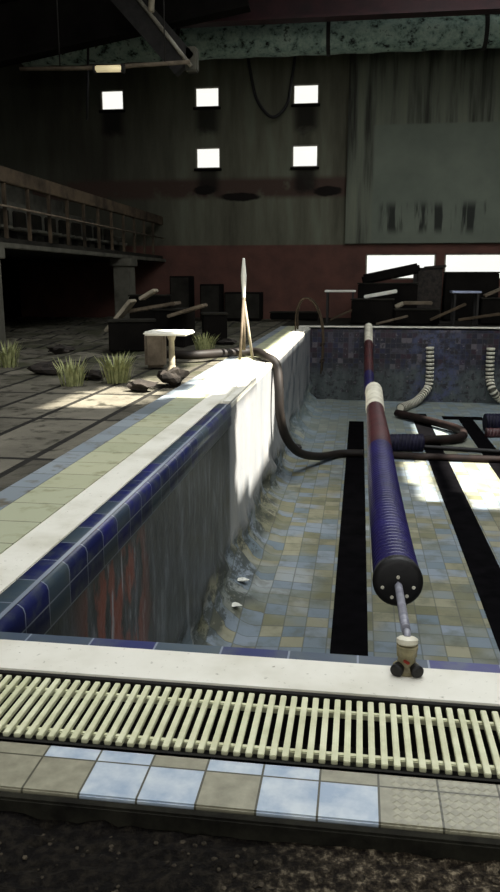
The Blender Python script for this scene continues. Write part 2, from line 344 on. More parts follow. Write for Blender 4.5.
# ---- gutter and grate at the near side
bm = B(); b2(bm, (-3, 1.285, -.2), (XR+1, 1.30, -.0)); b2(bm, (-3, 1.30, -.2), (XR+1, 1.575, -.12)); b2(bm, (-3, 1.5475, -.2), (XR+1, 1.5595, -.002)); struct('gutter_channel', bm, 'gutter')
gr = thing('overflow_grate', 'long cream slatted overflow grate lying between the white coping and the near tiles', 'grate', (0, 1.43, -.03))
bm = B(); x = -1.6
while x < 1.4: b2(bm, (x, 1.318, -.012), (x+.0125, 1.54, -.002), .0012); x += .0238
obj('slats', bm, 'grate', gr)
for y in (1.356, 1.508):
    bm = B(); b2(bm, (-1.6, y-.006, -.026), (1.4, y+.006, -.0115), .002); obj('cross_bar', bm, 'grate', gr)
# near tile rows
bm = B(); b2(bm, (-3, 1.1525, -.035), (XR+1, 1.296, 0), .003); struct('deck_tiles_near', bm, 'deck_tile')
bm = B(); b2(bm, (-3, 1.13, -.09), (XR+1, 1.1515, -.005), .004); struct('deck_tile_edge', bm, 'tile_edge')
# soil in front
bm = B(); nx, nyy = 130, 80; vs = []
for j in range(nyy+1):
    for i in range(nx+1):
        x = -1.6+3.2*i/nx; y = -.2+1.33*j/nyy
        vs.append(bm.verts.new((x, y, -.036+.016*noise.noise(Vector((x*9, y*9, 0)))+.012*noise.noise(Vector((x*40, y*40, 2))))))
for j in range(nyy):
    for i in range(nx): a = j*(nx+1)+i; bm.faces.new((vs[a], vs[a+1], vs[a+nx+2], vs[a+nx+1]))
struct('ground_soil', bm, 'soil')
bm = B(); b2(bm, (XL, -4, -.3), (XRW, 1.28, -.13)); struct('floor_near', bm, 'soil')
bm = B()
for k in range(900):
    x = random.uniform(-.6, .35); y = random.uniform(.75, 1.11); s = random.uniform(.002, .006)
    if x < -.05 and random.random() < .7: continue
    b = bmesh.new(); bmesh.ops.create_icosphere(b, subdivisions=1, radius=s)
    for v in b.verts: v.co = Vector((v.co.x*random.uniform(.7, 1.3), v.co.y*random.uniform(.7, 1.3), v.co.z*.7))+Vector((x, y, -.036+.016*noise.noise(Vector((x*9, y*9, 0)))))
    join(bm, b)
o = obj('gravel', bm, 'pebble'); o['kind'] = 'stuff'; o['label'] = 'dark gravel and debris scattered in the foreground below the tiles'; o['category'] = 'gravel'
# ---- left deck
bm = B(); b2(bm, (-1.40, YN-.5, -.06), (-1.17, YF+.2, -.001), .004); struct('tile_strip_olive', bm, 'olive')
bm = B(); b2(bm, (-1.53, YN-.5, -.06), (-1.40, YF+.2, -.004), .004); struct('tile_strip_blue', bm, 'bluegrey')
bm = B(); nx, nyy = 60, 90; vs = []
for j in range(nyy+1):
    for i in range(nx+1):
        x = XL+(-1.53-XL)*i/nx; y = 1.3+(YB-1.3)*j/nyy
        k = min(max((y-6.5)/2, 0), 1)*min(max((-2.0-x)*2, 0), 1)
        vs.append(bm.verts.new((x, y, -.03+.07*k*(noise.noise(Vector((x*1.6, y*1.2, 3)))+.5*noise.noise(Vector((x*4, y*4, 5)))))))
for j in range(nyy):
    for i in range(nx): a = j*(nx+1)+i; bm.faces.new((vs[a], vs[a+1], vs[a+nx+2], vs[a+nx+1]))
struct('floor_left', bm, 'slab')
bm = B(); b2(bm, (-1.53, YF+.22, -.1), (XRW, YB, -.0)); struct('floor_far', bm, 'dark')
bm = B(); b2(bm, (XR+.2, 1.3, -.1), (XRW, YF+.22, -.0)); struct('floor_right', bm, 'slab')
# ---------------------------------------------------------------- walls
holes = []
for (u, v, w_, h_) in WIN:
    a = aty(u-w_/2, v-h_/2, YB); b_ = aty(u+w_/2, v+h_/2, YB); holes.append((a.x, b_.x, b_.z, a.z))
a = aty(366, 254, YB); b_ = aty(435, 277, YB); holes.append((a.x, b_.x, b_.z-.05, a.z)); zt = a.z; zb = b_.z-.05
a = aty(445, 254, YB); holes.append((a.x, a.x+1.9, zb, zt)); holes.append((a.x+2.2, a.x+4., zb, zt))
def holed(bm, x0, x1, z0, z1, y0, y1, hs):
    xs = sorted({x0, x1, *[h for q in hs for h in q[:2]]}); zs = sorted({z0, z1, *[h for q in hs for h in q[2:]]})
    xs = [x for x in xs if x0 <= x <= x1]; zs = [z for z in zs if z0 <= z <= z1]
    def hole(i, j):
        if i < 0 or j < 0 or i >= len(xs)-1 or j >= len(zs)-1: return True
        x = (xs[i]+xs[i+1])/2; z = (zs[j]+zs[j+1])/2; return any(q[0] < x < q[1] and q[2] < z < q[3] for q in hs)
    V = {}
    def v(i, j, k):
        if (i, j, k) not in V: V[i, j, k] = bm.verts.new((xs[i], (y0, y1)[k], zs[j]))
        return V[i, j, k]
    for i in range(len(xs)-1):
        for j in range(len(zs)-1):
            if hole(i, j): continue
            bm.faces.new((v(i, j, 0), v(i+1, j, 0), v(i+1, j+1, 0), v(i, j+1, 0))); bm.faces.new((v(i, j, 1), v(i, j+1, 1), v(i+1, j+1, 1), v(i+1, j, 1)))
            if hole(i-1, j): bm.faces.new((v(i, j, 0), v(i, j+1, 0), v(i, j+1, 1), v(i, j, 1)))
            if hole(i+1, j): bm.faces.new((v(i+1, j, 0), v(i+1, j, 1), v(i+1, j+1, 1), v(i+1, j+1, 0)))
            if hole(i, j-1): bm.faces.new((v(i, j, 0), v(i, j, 1), v(i+1, j, 1), v(i+1, j, 0)))
            if hole(i, j+1): bm.faces.new((v(i, j+1, 0), v(i+1, j+1, 0), v(i+1, j+1, 1), v(i, j+1, 1)))
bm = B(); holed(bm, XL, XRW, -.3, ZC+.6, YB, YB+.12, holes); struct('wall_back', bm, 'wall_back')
for i, (x0, x1, z0, z1) in enumerate(holes):
    e = bpy.data.objects.new('window_%d' % (i+1), None); C.objects.link(e); e.location = ((x0+x1)/2, YB+.02, z0); e['kind'] = 'structure'
    bm = B(); f_ = .03
    for lo, hi in (((x0, z0), (x1, z0+f_)), ((x0, z1-f_), (x1, z1)), ((x0, z0), (x0+f_, z1)), ((x1-f_, z0), (x1, z1))): b2(bm, (lo[0], YB+.02, lo[1]), (hi[0], YB+.07, hi[1]))
    obj('window_frame', bm, 'steel', e)
    bm = B(); b2(bm, (x0+f_, YB+.04, z0+f_), (x1-f_, YB+.046, z1-f_)); obj('window_pane', bm, 'glass', e)
    if i < 5:
        bm = B(); b2(bm, (x0-.03, YB-.07, z0-.05), (x1+.03, YB, z0), .005); obj('window_sill', bm, 'darker', e)
bm = B(); xa = aty(346, 200, YB-.1).x; b2(bm, (xa, YB-.1, 1.70), (XRW, YB-.0, ZC)); struct('wall_back_panel', bm, 'panel')
bm = B(); b2(bm, (XRW, -4, -.3), (XRW+.2, YB+.2, 8)); struct('wall_right', bm, 'dark')
bm = B(); b2(bm, (XL-.2, -4, -.3), (XL, YB+.2, 8)); struct('wall_left', bm, 'darker')
bm = B(); b2(bm, (XL, -4.2, -.3), (XRW, -4, 8)); struct('wall_front', bm, 'dark')
# ---------------------------------------------------------------- sun and added roof holes, shaped to cast the sun patches
SD = Vector((-.60, .16, -.78)).normalized()
def poly(pts): return [(p.x, p.y) for p in pts]
deck_p = [poly([on(*q) for q in Q]) for Q in (
    [(150, 398), (205, 397), (272, 372), (307, 333), (292, 331), (262, 350), (196, 356), (182, 372), (196, 386)],
    [(40, 404), (80, 390), (112, 383), (172, 388), (150, 399), (118, 403)],
    [(128, 379), (164, 372), (172, 384), (140, 384)])]
wall_p = [[(p.y, p.z) for p in (atx(u, v, XW) for u, v in Q)] for Q in ([(236, 400), (236, 492), (250, 484), (262, 466), (273, 438), (276, 372)],)]
floor_p = [poly([on(u, v, ZF) for u, v in Q]) for Q in (
    [(400, 463), (428, 461), (442, 499), (424, 503)], [(440, 462), (500, 462), (530, 505), (470, 501), (452, 486)], [(470, 497), (500, 497), (500, 508), (476, 507)],
    [(412, 424), (440, 424), (458, 440), (420, 440)])]
wall_f = []
def inside(p, Q):
    x, y = p; r = False; j = len(Q)-1
    for i in range(len(Q)):
        (xi, yi), (xj, yj) = Q[i], Q[j]
        if (yi > y) != (yj > y) and x < (xj-xi)*(y-yi)/(yj-yi)+xi: r = not r
        j = i
    return r
def lit(x, y):
    p = Vector((x, y, ZC))
    q = p+SD*(-ZC/SD.z)
    if q.x < XW or q.y < YN or q.y > YF or q.x > XR: return any(inside((q.x, q.y), Q) for Q in deck_p)
    w = p+SD*((XW-p.x)/SD.x)
    if w.z > ZF: return any(inside((w.y, w.z), Q) for Q in wall_p)
    g = p+SD*((ZF-ZC)/SD.z); return any(inside((g.x, g.y), Q) for Q in floor_p)
bm = B(); st = .1; X0, X1, Y0, Y1 = XL, XRW, -4., YB; cols = int((X1-X0)/st)+1; rws = int((Y1-Y0)/st)+1
grid = {}
def gv(i, j):
    if (i, j) not in grid: grid[i, j] = bm.verts.new((min(X0+i*st, X1), min(Y0+j*st, Y1), ZC))
    return grid[i, j]
fine = set()
for j in range(rws):
    i = 0
    for i in range(cols):
        if i*st+X0 >= X1 or j*st+Y0 >= Y1: continue
        x = X0+(i+.5)*st; y = Y0+(j+.5)*st
        if lit(x, y): continue
        bm.faces.new((gv(i, j), gv(i+1, j), gv(i+1, j+1), gv(i, j+1)))
struct('ceiling', bm, 'darker')
sl = bpy.data.lights.new('sun', 'SUN'); so = bpy.data.objects.new('sun', sl); C.objects.link(so)
sl.energy = 26.; sl.angle = .012; sl.color = (1., .95, .84); so.rotation_euler = SD.to_track_quat('-Z', 'Y').to_euler(); so.location = (6, 0, 9)
def area(name, loc, sx, sy, e, col, rot=(0, 0, 0)):
    l = bpy.data.lights.new(name, 'AREA'); l.shape = 'RECTANGLE'; l.size = sx; l.size_y = sy; l.energy = e; l.color = col
    o = bpy.data.objects.new(name, l); C.objects.link(o); o.location = loc; o.rotation_euler = rot; return o
area('overhead_fill', (.5, 4.2, 6.6), 5, 6, 490, (.97, 1., 1.))  # added fill lamp below the roof, no opening above it
area('overhead_fill', (3., 11.5, 6.6), 5, 6, 330, (.97, 1., 1.))  # second added fill lamp under the roof, for the far end
area('back_wall_fill', (0, -3.8, 3.6), 9, 4, 230, (1., 1., .96), (math.pi/2, 0, 0))  # added fill from behind the camera; the front wall has no window
W = bpy.data.worlds.new('world'); S.world = W; W.use_nodes = True; nt = W.node_tree; bg = nt.nodes['Background']
bg.inputs[0].default_value = (1., .985, .93, 1); bg.inputs[1].default_value = 1.3
# ---------------------------------------------------------------- overhead
c1 = aty(350, 37, 17.2)
bm = B(); pts = [(x, 17.2, c1.z) for x in [-7.4+k*.3 for k in range(48)]]
tube(bm, pts, .3, 20, rf=lambda i: .31+.012*math.sin(i*2.1)); 
dz = thing('roof_duct', 'fat round duct with peeling pale green paint under the roof, running across the back wall', 'duct', (0, 17.2, c1.z-.3))
obj('duct_pipe', bm, 'duct', dz)
for x in (-3.9, -.8, 2.3):
    bm = B(); lathe(bm, (x-.04, 17.2, c1.z), (1, 0, 0), [(0, .30), (0, .34), (.08, .34), (.08, .30)], 24); obj('clamp_band', bm, 'steeldark', dz)
def ibeam(name, a, b_, h, w, mat, label, cat, group=None):
    a = Vector(a); b_ = Vector(b_); d = b_-a; L = d.length; m_ = (a+b_)/2; q = d.to_track_quat('X', 'Z').to_matrix()
    t = thing(name, label, cat, m_-Vector((0, 0, h/2)), group)
    for nm, off, s in (('flange', h/2-.02, (L, w, .04)), ('flange', -h/2+.02, (L, w, .04)), ('web', 0, (L, .03, h-.07))):
        bm = B(); box(bm, m_+q@Vector((0, 0, off)), s, q); obj(nm, bm, mat, t)
    return t
p0 = aty(355, 3, 15.6); ibeam('roof_beam', (-8.8, 15.6, p0.z-.0), (7.8, 15.6, p0.z), .5, .3, 'maroon', 'deep maroon steel beam crossing right above the green duct', 'beam')
# big dark girder on the left, sloping
a = aty(-20, 66, 13.5); b_ = aty(215, 4, 13.5); d = (b_-a)
ibeam('roof_girder', a+Vector((-.5, 0, .35)), b_+d*.12+Vector((0, 0, .28)), .95, .3, 'darker', 'dark sloping girder filling the top left corner above the light tube', 'beam')
# diagonal strut with pale edge
t = thing('diagonal_strut', 'dark diagonal roof strut with a pale lower edge, ending at a hanger post', 'strut', aty(192, 70, 13.))
a = aty(118, -12, 13.); b_ = aty(186, 66, 13.); q = (b_-a).to_track_quat('X', 'Z').to_matrix()
part_box('strut_bar', 'steeldark', t, (a+b_)/2, ((b_-a).length, .2, .42), q)
bm = B(); tube(bm, [aty(133, -8, 12.85), aty(191, 66, 12.85)], .032, 8); obj('edge_pipe', bm, 'steel', t)
bm = B(); tube(bm, [aty(152, -8, 12.85), aty(151, 12, 12.85)], .05, 8); obj('side_pipe', bm, 'palewood', t)
bm = B(); a = aty(186, 48, 13.); b_ = aty(198, 72, 13.); b2(bm, (a.x, 12.9, b_.z), (b_.x, 13.1, a.z), .02); obj('hanger_post', bm, 'grey', t)
# conduit with lamp
t = thing('tube_light', 'long thin conduit with a short yellowish light tube hanging across the upper left', 'lamp', aty(105, 70, 12.5))
bm = B(); tube(bm, [aty(20, 69, 12.5), aty(96, 68, 12.5), aty(190, 62, 12.5)], .032, 8); obj('conduit', bm, 'wood', t)
a = aty(95, 69, 12.4); b_ = aty(123, 68.5, 12.4); bm = B(); tube(bm, [a, b_], .05, 10); obj('light_tube', bm, 'tube', t)
for u_ in (60, 165):
    q = aty(u_, 68-(u_-20)*.04, 12.5); bm = B(); tube(bm, [q, Vector((q.x, 12.5, ZC))], .01, 6); obj('hanger_rod', bm, 'steeldark', t)
for q in (a, b_):
    bm = B(); box(bm, q, (.05, .1, .13), None, .01); obj('end_cap', bm, 'steeldark', t)
bm = B(); tube(bm, smooth_path([aty(u, v, 18.2) for u, v in ((247, 50), (250, 70), (257, 100), (272, 117), (286, 106), (291, 84), (296, 50))]), .035, 8)
top('hanging_cable', bm, 'black', 'dark cable hanging in a loop between two square windows of the back wall', 'cable')
bm = B(); tube(bm, [aty(88, 40, 14.3), aty(88, 80, 14.3), aty(87, 120, 14.3)], .022, 6); top('hanging_wire', bm, 'black', 'thin dark wire hanging straight down left of the leftmost square window', 'wire')
# ---------------------------------------------------------------- gallery
XG = -4.7
g = thing('spectator_gallery', 'dark concrete spectator gallery with stepped tiers along the left side', 'gallery', (XG-2, 13, 0))
bm = B(); b2(bm, (XL+.03, 4, 1.30), (XG, YB-.12, 1.44), .01); obj('gallery_slab', bm, 'dark', g)
bm = B(); b2(bm, (XG-.02, 4, 1.30), (XG+.05, YB-.02, 1.37), .01); obj('slab_lip', bm, 'grey', g)
for k in range(5):
    bm = B(); b2(bm, (XL+.03, 4, 1.44+k*.42), (XG-.9-k*.75, YB-.15, 1.44+(k+1)*.42), .02); obj('tier', bm, 'grey', g)
for i, y in enumerate((9.25, 15.2)):
    bm = B(); b2(bm, (XG-.15, y-.2, -.06), (XG+.18, y+.2, 1.30), .015)
    b2(bm, (XG-.2, y-.25, 1.15), (XG+.22, y+.25, 1.3), .01); o = obj('column', bm, 'grey', g)
bm = B(); b2(bm, (-8.6, 4, -.1), (-8.4, YB, 1.3)); obj('rear_wall', bm, 'darker', g)
r = thing('gallery_railing', 'brownish railing with upright posts along the front edge of the gallery', 'railing', (XG+.0, 12, 1.44))
bm = B(); b2(bm, (XG-.05, 6, 2.14), (XG+.03, YB-.15, 2.34), .01); obj('top_board', bm, 'dullboard', r)
bm = B(); tube(bm, [(XG+.04, 9.7, 1.84), (XG+.04, YB-.1, 1.84)], .014, 8); obj('lower_rail', bm, 'wood', r)
y = 6.3
while y < YB-.3:
    bm = B(); b2(bm, (XG-.03, y-.018, 1.43), (XG+.02, y+.018, 2.2), .004); obj('post', bm, 'dullboard', r); y += .75
# seats on the gallery
y = 8.2; k = 0
while y < 16.5:
    s = thing('stand_seat', 'dusty bucket seat in the front row behind the gallery railing', 'seat', (XG-.45, y, 1.44), 'bucket seats behind the gallery railing')
    bm = B(); box(bm, (XG-.45, y, 1.62), (.36, .42, .05), None, .015); obj('seat_pan', bm, 'grey', s)
    bm = B(); box(bm, (XG-.65, y, 1.78), (.05, .42, .3), None, .015); obj('backrest', bm, 'dark', s)
    bm = B(); b2(bm, (XG-.5, y-.03, 1.44), (XG-.4, y+.03, 1.6)); obj('leg', bm, 'steeldark', s)
    y += .62
# ---------------------------------------------------------------- lane rope
ctrl = [(1.76, .055), (1.95, .015), (2.3, -.05), (2.9, -.1), (4., -.14), (5.3, -.17), (6.8, -.25), (8.1, -.24), (9.3, -.5), (10.6, -.66), (11.8, -.62), (12.8, -.48), (13.7, -.27), (14.7, -.03), (15.02, .03)]
XRp = .115
path = smooth_path([(.135+.012*min(1, (y-1.7)/.6)+.02*min(1, max(0, (y-4)/4)), y, z) for y, z in ctrl], 24)
acc = [0.]
for i in range(1, len(path)): acc.append(acc[-1]+(path[i]-path[i-1]).length)
def along(s):
    for i in range(1, len(path)):
        if acc[i] >= s: t = (s-acc[i-1])/(acc[i]-acc[i-1]); return path[i-1].lerp(path[i], t), (path[i]-path[i-1]).normalized()
    return path[-1], (path[-1]-path[-2]).normalized()
rope = thing('lane_rope', 'lane rope of navy, maroon and cream float discs stretched along the empty pool', 'lane rope', (XRp, 1.75, 0))
bm = B(); tube(bm, path[::4], .0045, 8); obj('steel_cable', bm, 'cable', rope)
bm = B(); tube(bm, [along(s)[0] for s in (.06, .2, .35, .5, .58)], .0125, 12); obj('tensioner_tube', bm, 'cable', rope)
disc_prof = lambda r, L: [(0, .02), (0, r*.9), (L*.12, r), (L*.5, r*.94), (L*.88, r), (L, r*.9), (L, .02)]
s = .62; L = .042; nd = 0; rest = B(); RAD = .078
def colour(y):
    if y < 4.75: return 'navy'
    if y < 6.9: return 'redp'
    if y < 8.75: return 'whitep'
    if y < 12.2: return 'navy'
    if y < 13.9: return 'redp'
    return 'whitep'
proto = {}; order = ['navy', 'redp', 'whitep']
while s < acc[-1]-.15:
    p, d = along(s); mt = colour(p.y); r_ = RAD*(1.1 if 6.9 < p.y < 8.75 else 1.)
    if nd == 0:
        bm = B(); lathe(bm, p, d, [(0, .012), (0, .062), (.004, .076), (.014, .0815), (.05, .0805), (.056, .06), (.056, .012)], 32)
        e = obj('end_disc', bm, 'black', rope)
        sd = Vector((1, 0, 0)); up = sd.cross(d)
        for a in (200, 250, 305, 345, 90):
            c_ = p+(sd*math.cos(math.radians(a))+up*math.sin(math.radians(a)))*(.052 if a != 90 else .018)-d*.001
            bm = B(); lathe(bm, c_, -d, [(0, .006), (.003, .005)], 12); obj('bolt', bm, 'whitep', e)
        s += .06; nd += 1; continue
    if nd <= 88:
        bm = B(); lathe(bm, p, d, disc_prof(r_, L), 28); obj('float_disc', bm, mt, rope)
    else:
        b = bmesh.new(); lathe(b, p, d, disc_prof(r_, L), 16); join(rest, b, order.index(mt))
    nd += 1; s += L+.003
o = obj('far_float_discs', rest, order, rope); o['kind'] = 'stuff'
# anchor on the coping
A = on(407, 678)
an = thing('rope_anchor', 'olive metal rope anchor with two black knobs bolted on the near white coping', 'anchor', (A.x, A.y+.02, 0))
ax, ay = A.x, A.y+.035
bm = B(); lathe(bm, (ax, ay, 0), (0, 0, 1), [(0, .03), (.012, .032), (.018, .022), (.04, .020), (.058, .025), (.066, .025)], 20); obj('body', bm, 'brass', an)
bm = B(); box(bm, (ax, ay+.008, .05), (.046, .034, .035), None, .005); obj('clamp_block', bm, 'brass', an)
bm = B(); lathe(bm, (ax, ay+.004, .064), (0, .25, 1), [(0, .021), (.004, .025), (.014, .025), (.018, .019), (.019, .008)], 20); obj('collar', bm, 'whitep', an)
for q in (-1, 1):
    bm = B(); lathe(bm, (ax+q*.021, ay-.022, .013), (q*.45, -1, 0), [(-.012, .010), (-.012, .014), (.008, .0155), (.012, .012), (.013, .004)], 16); obj('knob', bm, 'black', an)
bm = B(); box(bm, (ax-.002, ay-.0245, .034), (.016, .006, .007), Matrix.Rotation(.5, 3, 'Y'), .002); obj('red_tag', bm, 'redmark', an)
bm = B(); tube(bm, smooth_path([(ax, ay+.01, .078), (ax, ay+.03, .085), (ax, ay+.06, .06)], 5), .008, 10); obj('hook', bm, 'cable', an)
# ---------------------------------------------------------------- hose over the left rim
bm = B(); hp = [on(150, 353, .06), on(190, 355, .06), on(225, 353, .06), on(255, 352, .06), Vector((-1.03, 8.5, .055)), Vector((-.90, 8.4, -.02)), Vector((-.855, 8.3, -.25)), Vector((-.84, 8.3, -.55)), Vector((-.79, 8.5, -.85)), Vector((-.67, 8.95, -1.13)), Vector((-.45, 9.6, -1.32)), Vector((-.2, 10., -1.363)), Vector((.1, 10.05, -1.363))]
tube(bm, smooth_path(hp, 8), .052, 14)
top('thick_hose', bm, 'hosebr', 'thick dark hose running over the left rim down onto the pool floor', 'hose')
# pool floor debris
def pipe(name, pts, r, mat, label, cat, z=-1.36):
    bm = B(); tube(bm, smooth_path([on(u, v, zz) for u, v, zz in pts], 6) if len(pts) > 2 else [on(u, v, zz) for u, v, zz in pts], r, 12); return top(name, bm, mat, label, cat)
pipe('bent_pipe', [(397, 413, -1.34), (430, 421, -1.34), (455, 428, -1.34), (463, 433, -1.34), (458, 438, -1.34), (430, 440, -1.34), (412, 441, -1.34)], .065, 'pipebr', 'bent brown pipe folded back on itself, on the pool floor below the first ribbed hose', 'pipe')
pipe('long_pipe', [(390, 455, -1.37), (440, 457, -1.37), (520, 460, -1.37)], .045, 'pipebr', 'long straight brown pipe lying across the pool floor just behind the sunlit tiles', 'pipe')
pipe('thin_pipe', [(410, 446, -1.385), (460, 449, -1.385), (520, 453, -1.385)], .03, 'black', 'thin black pipe lying just behind the long brown pipe in the pool', 'pipe')
def roll(u, v, L, r, mat, label):
    c = on(u, v, ZF+r); bm = B()
    prof = []; k = 0
    while k*.05 < L: prof += [(k*.05, r*.95), (k*.05+.01, r), (k*.05+.04, r), (k*.05+.05, r*.95)]; k += 1
    lathe(bm, c-Vector((L/2, 0, 0)), (1, .12, 0), prof, 20); return top('float_roll', bm, mat, label, 'float')
roll(405, 443, .5, .12, 'navydark', 'short navy float roll on the pool floor beside the lane rope')
roll(503, 423, .55, .14, 'navydark', 'navy float roll at the right edge of the picture on the pool floor')
roll(503, 433, .5, .07, 'redp', 'small maroon float roll in front of the navy roll at the right edge')
bm = B(); c_ = on(292, 447, ZF+.05); lump(bm, c_, (.12, .14, .05), 3); top('rubber_lump', bm, 'black', 'small black rubber lump on the pool floor under the thick hose', 'debris')
def shell_hit(u, v):
    d = ray(u, v); t_ = 2.
    while True:
        q = Vector((0, 0, H))+d*t_; dx = q.x-XW; zz = ZF+(R-math.sqrt(max(R*R-(R-min(dx, R))**2, 0)) if dx < R else 0)
        if q.z < zz+.03 or t_ > 20: return q
        t_ += .01
for i, (u, v, lb) in enumerate(((234, 607, 'white plaster flake on the pool floor, nearest to the near edge'), (243, 582, 'white plaster flake on the pool floor a little beyond the nearest flake'))):
    c_ = shell_hit(u, v); bm = B(); b = bmesh.new(); lump(b, (0, 0, 0), (.045, .03, .01), i+4, .4, 2); bmesh.ops.translate(b, vec=c_+Vector((0, 0, .02)), verts=b.verts); join(bm, b)
    top('plaster_flake', bm, 'scrap', lb, 'debris')
# ribbed hoses on the far pool wall
def ribbed(pts, label):
    P = smooth_path(pts, 14); n_ = []
    for i in range(len(P)-1): n_ += [P[i].lerp(P[i+1], k/4) for k in range(4)]
    # resample uniform
    Ls = [0.]
    for i in range(1, len(n_)): Ls.append(Ls[-1]+(n_[i]-n_[i-1]).length)
    pitch = .075; pts2 = []; s_ = 0; rr = []
    k = 0
    seq = [(0, .078), (.042, .078), (.046, .064), (.071, .064)]
    i = 1
    while True:
        off, ra = seq[k % 4]; s_ = (k//4)*pitch+off; k += 1
        while i < len(n_)-1 and Ls[i] < s_: i += 1
        if s_ > Ls[-1]: break
        t_ = (s_-Ls[i-1])/max(Ls[i]-Ls[i-1], 1e-6); pts2.append(n_[i-1].lerp(n_[i], t_)); rr.append(ra)
    bm = B(); tube(bm, pts2, .08, 14, rf=lambda i: rr[i], mf=lambda i: 0 if i % 4 in (0,) else 1)
    return top('ribbed_hose', bm, ['whitep', 'grey'], label, 'hose', None)
yw = YF-.12
ribbed([aty(430, 347, yw), aty(430, 365, yw), aty(429, 384, yw), aty(425, 392, yw-.1), on(415, 402, -1.33), on(400, 408, -1.33)], 'white ribbed hose hanging down the far pool wall, nearer the lane rope')
ribbed([aty(491, 348, yw), aty(490, 365, yw), aty(490, 380, yw), aty(493, 391, yw-.1), on(502, 400, -1.33), on(520, 405, -1.33)], 'white ribbed hose hanging down the far pool wall at the right picture edge')
# handrail
h = thing('pool_handrail', 'thin arched handrail at the far left corner of the pool', 'handrail', on(292, 331))
a0 = on(292, 331); 
for k in (0, 1):
    yy = a0.y+k*.45
    bm = B(); P = [(-1.12, yy, 0), (-1.11, yy, .35), (-1.0, yy, .56), (-.82, yy, .5), (-.68, yy, .2), (-.64, yy, -.2), (-.66, yy, -.75)]
    tube(bm, smooth_path(P, 8), .014, 8); obj('rail', bm, 'dullboard', h)
for z in (-.25, -.55):
    bm = B(); b2(bm, (-.69, a0.y, z-.015), (-.61, a0.y+.45, z+.015), .005); obj('step', bm, 'pipebr', h)
# folded stand with pale cover
p = on(243, 359); q = on(251, 358)
t = thing('folded_stand', 'tall thin folded stand with pale wrapped top and splayed brown legs by the hose', 'stand', p)
tp = Vector((p.x+.01, p.y, aty(243, 258, p.y).z)); md = Vector((p.x+.01, p.y, aty(243, 302, p.y).z))
bm = B(); tube(bm, smooth_path([tp, tp.lerp(md, .3), tp.lerp(md, .7), md], 4), .03, 10, rf=lambda i: (.012, .016, .02, .024, .028, .032, .03, .027, .023, .021, .02, .018, .016)[min(i, 12)]); obj('wrapped_top', bm, 'white', t)
for dx, dy, mt in ((-.02, -.12, 'wood'), (.11, .02, 'palewood'), (-.05, .12, 'wood')):
    bm = B(); tube(bm, [md+Vector((0, 0, .04)), Vector((p.x+dx, p.y+dy, .005))], .016, 8); obj('leg', bm, mt, t)
bm = B(); tube(bm, [md+Vector((0, 0, .1)), Vector((p.x+.01, p.y, .1))], .02, 8); obj('pole', bm, 'wood', t)
# ---------------------------------------------------------------- left deck clutter
p = on(173, 383); 
t = thing('pedestal_table', 'small white topped pedestal table standing on the sunlit left deck', 'table', (p.x, p.y, 0))
a = aty(148, 336, p.y); b_ = aty(191, 330, p.y); zt_ = (a.z+b_.z)/2
bm = B(); b2(bm, (a.x, p.y-.16, zt_-.015), (b_.x, p.y+.16, zt_+.02), .012); obj('tabletop', bm, 'white', t)
bm = B(); lathe(bm, (p.x-.005, p.y, .1), (0, 0, 1), [(0, .05), (.06, .028), (zt_-.17, .024), (zt_-.115, .045)], 14); obj('pedestal', bm, 'palewood', t)
bm = B(); lump(bm, (p.x, p.y, .06), (.12, .12, .085), 2, .3); obj('base', bm, 'rock', t)
p = on(156, 366); bm = B(); box(bm, (p.x, p.y, .17), (.22, .2, .36), Matrix.Rotation(.2, 3, 'Z'), .03); top('wooden_block', bm, 'wood', 'squat brown block standing behind the pedestal table on the left deck', 'block')
def slabthing(u0, v0, u1, v1, y, w, th, mat, name, label, cat, dy=0., group=None):
    a = aty(u0, v0, y); b_ = aty(u1, v1, y+dy); q = (b_-a).to_track_quat('X', 'Z').to_matrix()
    bm = B(); box(bm, (a+b_)/2, ((b_-a).length, w, th), q, th*.2)
    return top(name, bm, mat, label, cat, group)
yb = 10.3
slabthing(108, 331, 133, 300, yb, .3, .05, 'palewood', 'leaning_board', 'pale board leaning steeply left of the pedestal table', 'board')
slabthing(131, 311, 178, 303, yb+.3, .4, .05, 'wood', 'broken_lounger_panel', 'grey brown panel lying high on the junk behind the pedestal table', 'board')
slabthing(170, 316, 205, 305, yb, .35, .045, 'wood', 'tilted_board', 'tilted grey board sticking out right of the junk behind the pedestal table', 'board')
slabthing(141, 299, 156, 290, yb+.5, .25, .05, 'palewood', 'short_board', 'short pale board topmost on the junk behind the pedestal table', 'board')
for i, (u, v, s_, rz, lb) in enumerate(((128, 350, (.6, .4, .38), .3, 'dark crate under the leaning board on the left deck'), (172, 346, (.45, .4, .5), -.2, 'dark crate in the middle of the junk behind the pedestal table'), (212, 343, (.35, .35, .42), .25, 'dark crate at the right end of the left junk pile'), (148, 330, (.7, .4, .62), .1, 'tall dark crate at the back of the left junk pile'))):
    p = on(u, v); bm = B(); box(bm, (p.x, p.y+.2, s_[2]/2-.02), s_, Matrix.Rotation(rz, 3, 'Z'), .015)
    t = thing('junk_crate', lb, 'crate', (p.x, p.y+.2, 0)); obj('body', bm, 'darker', t)
    bm = B(); box(bm, (p.x, p.y+.2, s_[2]-.01), (s_[0]+.03, s_[1]+.03, .03), Matrix.Rotation(rz, 3, 'Z'), .006); obj('lid', bm, 'dark', t)
